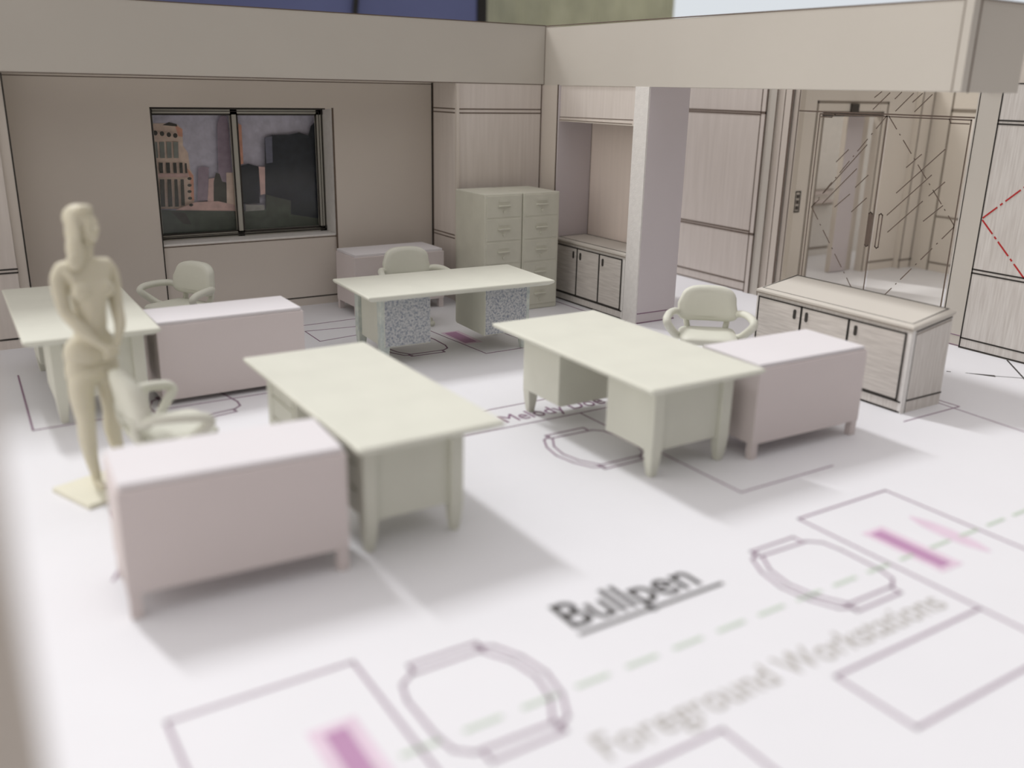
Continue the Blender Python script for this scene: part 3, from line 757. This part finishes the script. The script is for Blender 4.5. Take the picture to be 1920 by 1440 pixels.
# low wood-printed storage cabinet with three doors, by the glass doors
def make_lined(label, L, D, zf, zr, gaps, handles, hz):
    """front -x at x=0 running along +y from 0 to L"""
    t = thing('storage_cabinet', (0, 0, 0), 0, label, 'cabinet')
    b = MB()
    b.hexa([(0, 0, 0), (D, 0, 0), (D, L, 0), (0, L, 0)], [(0, 0, zf - .05), (D, 0, zr - .05), (D, L, zr - .05), (0, L, zf - .05)], 0)
    y0, y1 = .05, L - .03
    # kick line, end-face lines
    b.stroke((0, .02, .10), (0, L, .10), .016, NX, mi=1); b.stroke((0, .02, .01), (0, L, .01), .016, NX, mi=1)
    b.stroke((.05, 0, .11), (D, 0, .11), .014, NY, mi=1)
    b.stroke((.05, 0, .0), (.05, 0, zf - .08), .010, NY, mi=1)
    b.stroke((.05, 0, zf - .06), (D - .02, 0, zr - .065), .012, NY, mi=1); b.stroke((.05, 0, zf - .085), (D - .02, 0, zr - .09), .010, NY, mi=2)
    b.prism([(-.001, 0, 0), (-.001, .035, 0), (-.001, .035, zf - .07), (-.001, 0, zf - .07)], (-.002, 0, 0), 3)
    b.prism([(0, -.001, 0), (.045, -.001, 0), (.045, -.001, zf - .05), (0, -.001, zf - .05)], (0, -.002, 0), 3)
    b.build('body', ['woodv2', 'ink', 'ink_grey', 'card_edge'], t)
    tp = MB()
    e = .012
    lo = lambda i, z0: [(-e + i, -e + i, zf - .05 + z0), (D + e - i, -e + i, zr - .05 + z0), (D + e - i, L + e - i, zr - .05 + z0), (-e + i, L + e - i, zf - .05 + z0)]
    tp.loft([lo(.006, 0), lo(0, .015), lo(0, .035), lo(.03, .052)])
    v = [Vector(p) for p in lo(.045, .0535)]
    for i in range(4): tp.stroke(v[i], v[(i + 1) % 4], .010, NZ, mi=1, t=.002)
    tp.stroke((-e, 0, zf - .04), (-e, L, zf - .04), .012, NX, mi=2, t=.001)
    tp.build('top_panel', ['card_light', 'ink', 'ink_grey'], t)
    edges = [y0] + gaps + [y1]
    for i in range(len(edges) - 1):
        dm = MB().box(-.008, edges[i] + .010, .115, .0, edges[i + 1] - .010, zf - .085, 0)
        dm.path([(-.008, edges[i] + .004, .115), (-.008, edges[i + 1] - .004, .115), (-.008, edges[i + 1] - .004, zf - .08), (-.008, edges[i] + .004, zf - .08)], .014, NX, closed=True, mi=1)
        door = dm.build('door', ['woodh', 'ink'], t)
        for h in handles:
            if edges[i] < h < edges[i + 1]:
                MB().prism([(-.009, h + .016 * math.cos(q), hz + (.03 if math.sin(q) > 0 else -.03) + .016 * math.sin(q)) for q in [2 * math.pi * (j + .5) / 16 for j in range(16)]], (-.006, 0, 0)).build('handle', 'ink', door)
    return t
bc = make_lined('three-door cabinet with pale wood print and black outlines, standing before the glass doors', 1.73, .545, .78, .86, [.63, 1.165], [.55, 1.10, 1.24], .615)
bc.location = (6.86, 4.48, 0)
nc = make_lined('three-door cabinet with black outlines built into the wall niche left of the column', 1.42, .48, .79, .80, [.48, .93], [.41, .86, 1.005], .62)
nc.location = (6.87, 8.275, 0)

# filing cabinets
def make_file(label):
    t = thing('filing_cabinet', (0, 0, 0), 0, label, 'filing cabinet', 'tall resin filing cabinets')
    MB().box(-.26, 0, 0, .26, .70, 1.42).build('body', 'resin_file', t, bevel=.012)
    for i in range(5):
        z0 = .05 + i * .272
        d = MB().box(-.235, -.006, z0 + .008, .235, .01, z0 + .262).build('drawer', 'resin_file', t, bevel=.006)
        MB().box(-.085, -.032, z0 + .135, .085, -.004, z0 + .155).build('handle', 'resin_file', d, bevel=.006)
        MB().box(-.075, -.012, z0 + .185, .075, -.004, z0 + .22).build('label_holder', 'resin_file', d, bevel=.003)
        MB().tube([(0, -.004, z0 + .075), (0, -.022, z0 + .075)], .017, 10).build('lock', 'resin_file', d)
    return t
M['resin_file'] = mat('grey_green_resin', (0.66, 0.655, 0.56), 0.6, 0.04, 5, bump=0.15, bscale=18)
f1 = make_file('tall filing cabinet on the left of the pair, its whole side showing')
f1.location = (5.80, 9.25, 0)
dup(f1, (6.325, 9.235, 0), 0, 'tall filing cabinet on the right of the pair, against the niche corner')

# ------------------------------------------------------------------ FIGURINE
def ell(bm, c, r, rot=None, seg=20):
    ret = bmesh.ops.create_uvsphere(bm, u_segments=seg, v_segments=seg // 2 + 2, radius=1)
    m = Matrix.Translation(c) @ (rot.to_matrix().to_4x4() if rot else Matrix.Identity(4)) @ Matrix.Diagonal((*r, 1))
    bmesh.ops.transform(bm, matrix=m, verts=ret['verts'])
def skin_mesh(nodes, edges, root, sub=2):
    me = bpy.data.meshes.new('sk')
    names = list(nodes)
    me.from_pydata([nodes[n][0] for n in names], [(names.index(a), names.index(b)) for a, b in edges], [])
    o = bpy.data.objects.new('sk', me); COL.objects.link(o)
    md = o.modifiers.new('skin', 'SKIN')
    if not me.skin_vertices: 
        me.attributes.new if False else None
    sv = me.skin_vertices[0].data if len(me.skin_vertices) else None
    if sv:
        for i, n in enumerate(names):
            r = nodes[n][1]; r = r if isinstance(r, tuple) else (r, r)
            sv[i].radius = r; sv[i].use_root = (n == root)
    s = o.modifiers.new('sub', 'SUBSURF'); s.levels = sub
    bpy.context.view_layer.update()
    dg = bpy.context.evaluated_depsgraph_get()
    out = bpy.data.meshes.new_from_object(o.evaluated_get(dg))
    bpy.data.objects.remove(o)
    return out
def remeshed(bm, name, voxel, matname, parent, smooth=4):
    me = bpy.data.meshes.new(name); bm.to_mesh(me); bm.free()
    o = bpy.data.objects.new(name, me); COL.objects.link(o)
    r = o.modifiers.new('r', 'REMESH'); r.mode = 'VOXEL'; r.voxel_size = voxel; r.use_smooth_shade = True
    if smooth:
        s = o.modifiers.new('s', 'SMOOTH'); s.iterations = smooth; s.factor = .5
    bpy.context.view_layer.update()
    dg = bpy.context.evaluated_depsgraph_get()
    out = bpy.data.meshes.new_from_object(o.evaluated_get(dg))
    bpy.data.objects.remove(o)
    out.materials.clear(); out.materials.append(M[matname])
    for p in out.polygons: p.use_smooth = True
    ob = bpy.data.objects.new(name, out); COL.objects.link(ob); ob.parent = parent
    return ob

fig = thing('figurine', (0.835, 6.30, 0), R(14), 'cream plastic figurine of a standing woman with clasped hands on a square base', 'figurine')
N = {
 'pelvis': ((-.02, .0, .985), (.150, .11)), 'hips': ((-.03, .01, .90), (.175, .12)), 'waist': ((-.005, .0, 1.14), (.135, .095)), 'ribs': ((0, -.005, 1.29), (.155, .105)),
 'chest': ((0, .0, 1.42), (.155, .095)), 'neckb': ((0, .012, 1.515), (.07, .055)), 'neck': ((.005, .0, 1.585), (.046, .046)), 'skull': ((.012, -.01, 1.67), (.05, .055)),
}
E_ = [('pelvis', 'hips'), ('pelvis', 'waist'), ('waist', 'ribs'), ('ribs', 'chest'), ('chest', 'neckb'), ('neckb', 'neck'), ('neck', 'skull')]
for s, S in ((-1, 'l'), (1, 'r')):
    fx = -.10 if s < 0 else .09
    fy = -.07 if s < 0 else .02
    ox = -.03
    N['thigh' + S] = ((s * .088 + ox + fx * .1, fy * .2, .78), .10); N['midth' + S] = ((s * .075 + ox + fx * .3, fy * .4 - .005, .64), .085)
    N['knee' + S] = ((s * .05 + ox + fx * .5, fy * .6 - .012, .50), .062); N['calf' + S] = ((s * .04 + ox + fx * .6, fy * .75 + .02, .36), .062)
    N['shin' + S] = ((s * .03 + ox * .5 + fx * .8, fy * .9 + .015, .20), .044); N['ankle' + S] = ((s * .02 + fx * .9, fy + .015, .085), .034)
    N['heel' + S] = ((s * .02 + fx * .9, fy + .02, .045), .032); N['toe' + S] = ((s * .03 + fx * .9, fy - .12, .042), (.034, .02))
    E_ += [('hips', 'thigh' + S), ('thigh' + S, 'midth' + S), ('midth' + S, 'knee' + S), ('knee' + S, 'calf' + S), ('calf' + S, 'shin' + S), ('shin' + S, 'ankle' + S), ('ankle' + S, 'heel' + S), ('heel' + S, 'toe' + S)]
    N['sh' + S] = ((s * .14, .015, 1.47), .055); N['delt' + S] = ((s * .168, .015, 1.42), .056); N['bic' + S] = ((s * .170, .0, 1.31), .050)
    N['elb' + S] = ((s * .162, -.02, 1.20), .045); N['fore' + S] = ((s * .125 + .01, -.12, 1.10), .040); N['wri' + S] = ((s * .055 + .02, -.185, 1.0), .023)
    N['palm' + S] = ((s * .03 + .02, -.195, .955 - .012 * s), (.030, .018))
    E_ += [('chest', 'sh' + S), ('sh' + S, 'delt' + S), ('delt' + S, 'bic' + S), ('bic' + S, 'elb' + S), ('elb' + S, 'fore' + S), ('fore' + S, 'wri' + S), ('wri' + S, 'palm' + S)]
    for fi in range(4):
        a_, b_ = 'f%s%d' % (S, fi), 'g%s%d' % (S, fi)
        ln = (.035, .042, .038, .028)[fi]
        x0 = s * (.012 - .0) + .02
        zc = .955 - .012 * s - .028 + fi * .018
        N[a_] = ((x0 - s * ln * .6, -.212 - .006 * (s < 0), zc - .004), .009); N[b_] = ((x0 - s * (ln + .03), -.198, zc - .014), .008)
        E_ += [('palm' + S, a_), (a_, b_)]
    N['th' + S] = ((s * .015 + .02, -.222, .995), .010); N['tt' + S] = ((-s * .012 + .02, -.232, 1.0), .009)
    E_ += [('palm' + S, 'th' + S), ('th' + S, 'tt' + S)]
body = bmesh.new(); body.from_mesh(skin_mesh(N, E_, 'pelvis'))
from mathutils import Euler
hr = Euler((R(-8), R(6), R(28)))           # head turned towards her left
hc = Vector((.012, -.02, 1.735))
def H(x, y, z): return hc + hr.to_matrix() @ Vector((x, y, z))
ell(body, H(0, .012, .03), (.074, .092, .088), hr)
ell(body, H(0, -.022, -.035), (.056, .068, .078), hr)
ell(body, H(0, -.060, -.088), (.026, .026, .022), hr)
ell(body, H(0, -.094, -.018), (.013, .020, .028), hr)
ell(body, H(0, -.104, -.034), (.016, .016, .012), hr)
ell(body, H(0, -.086, -.062), (.024, .012, .008), hr)
ell(body, H(0, -.086, -.073), (.020, .012, .008), hr)
for s in (-1, 1):
    ell(body, H(s * .028, -.078, .005), (.014, .010, .010), hr)
    ell(body, H(s * .028, -.080, .024), (.022, .012, .006), hr)
    ell(body, H(s * .036, -.060, -.035), (.022, .022, .022), hr)
    ell(body, H(s * .074, .010, -.010), (.010, .018, .028), hr)
    ell(body, Vector((s * .072, -.085, 1.335)), (.062, .058, .060))
    ell(body, Vector((s * .072 - .03, .035, .90)), (.085, .075, .12))
    ell(body, Vector((s * .082 - .03, .0, .80)), (.088, .095, .13))
ell(body, Vector((0, -.055, .99)), (.10, .05, .11))
ell(body, Vector((-.025, .0, .93)), (.168, .115, .13))
remeshed(body, 'body', .0085, 'wax', fig, 3)
hb = bmesh.new()
ell(hb, H(0, .028, .045), (.088, .096, .088), hr)
ell(hb, H(0, .062, -.05), (.078, .055, .115), hr)
ell(hb, H(-.078, .01, -.04), (.024, .052, .11), hr)
ell(hb, H(.078, .02, -.035), (.022, .045, .10), hr)
ell(hb, H(0, .075, -.15), (.085, .045, .10), hr)
ell(hb, H(-.075, .02, -.15), (.045, .055, .10), hr)
ell(hb, H(-.085, .03, -.22), (.05, .05, .06), hr)
ell(hb, H(.06, .05, -.14), (.03, .045, .08), hr)
ell(hb, H(-.02, -.045, .095), (.06, .045, .03), hr)
remeshed(hb, 'hair', .009, 'wax', fig, 3)
bs = MB(); ha, hb_ = .225, .225
bs.loft([[(-ha, -hb_, 0), (ha, -hb_, 0), (ha, hb_, 0), (-ha, hb_, 0)], [(-ha + .005, -hb_ + .005, .032), (ha - .005, -hb_ + .005, .032), (ha - .005, hb_ - .005, .032), (-ha + .005, hb_ - .005, .032)]])
o = bs.build('base', 'wax_base', fig, bevel=.006); o.rotation_euler = (0, 0, R(7.4)); o.location = (-.099, -.099, 0)
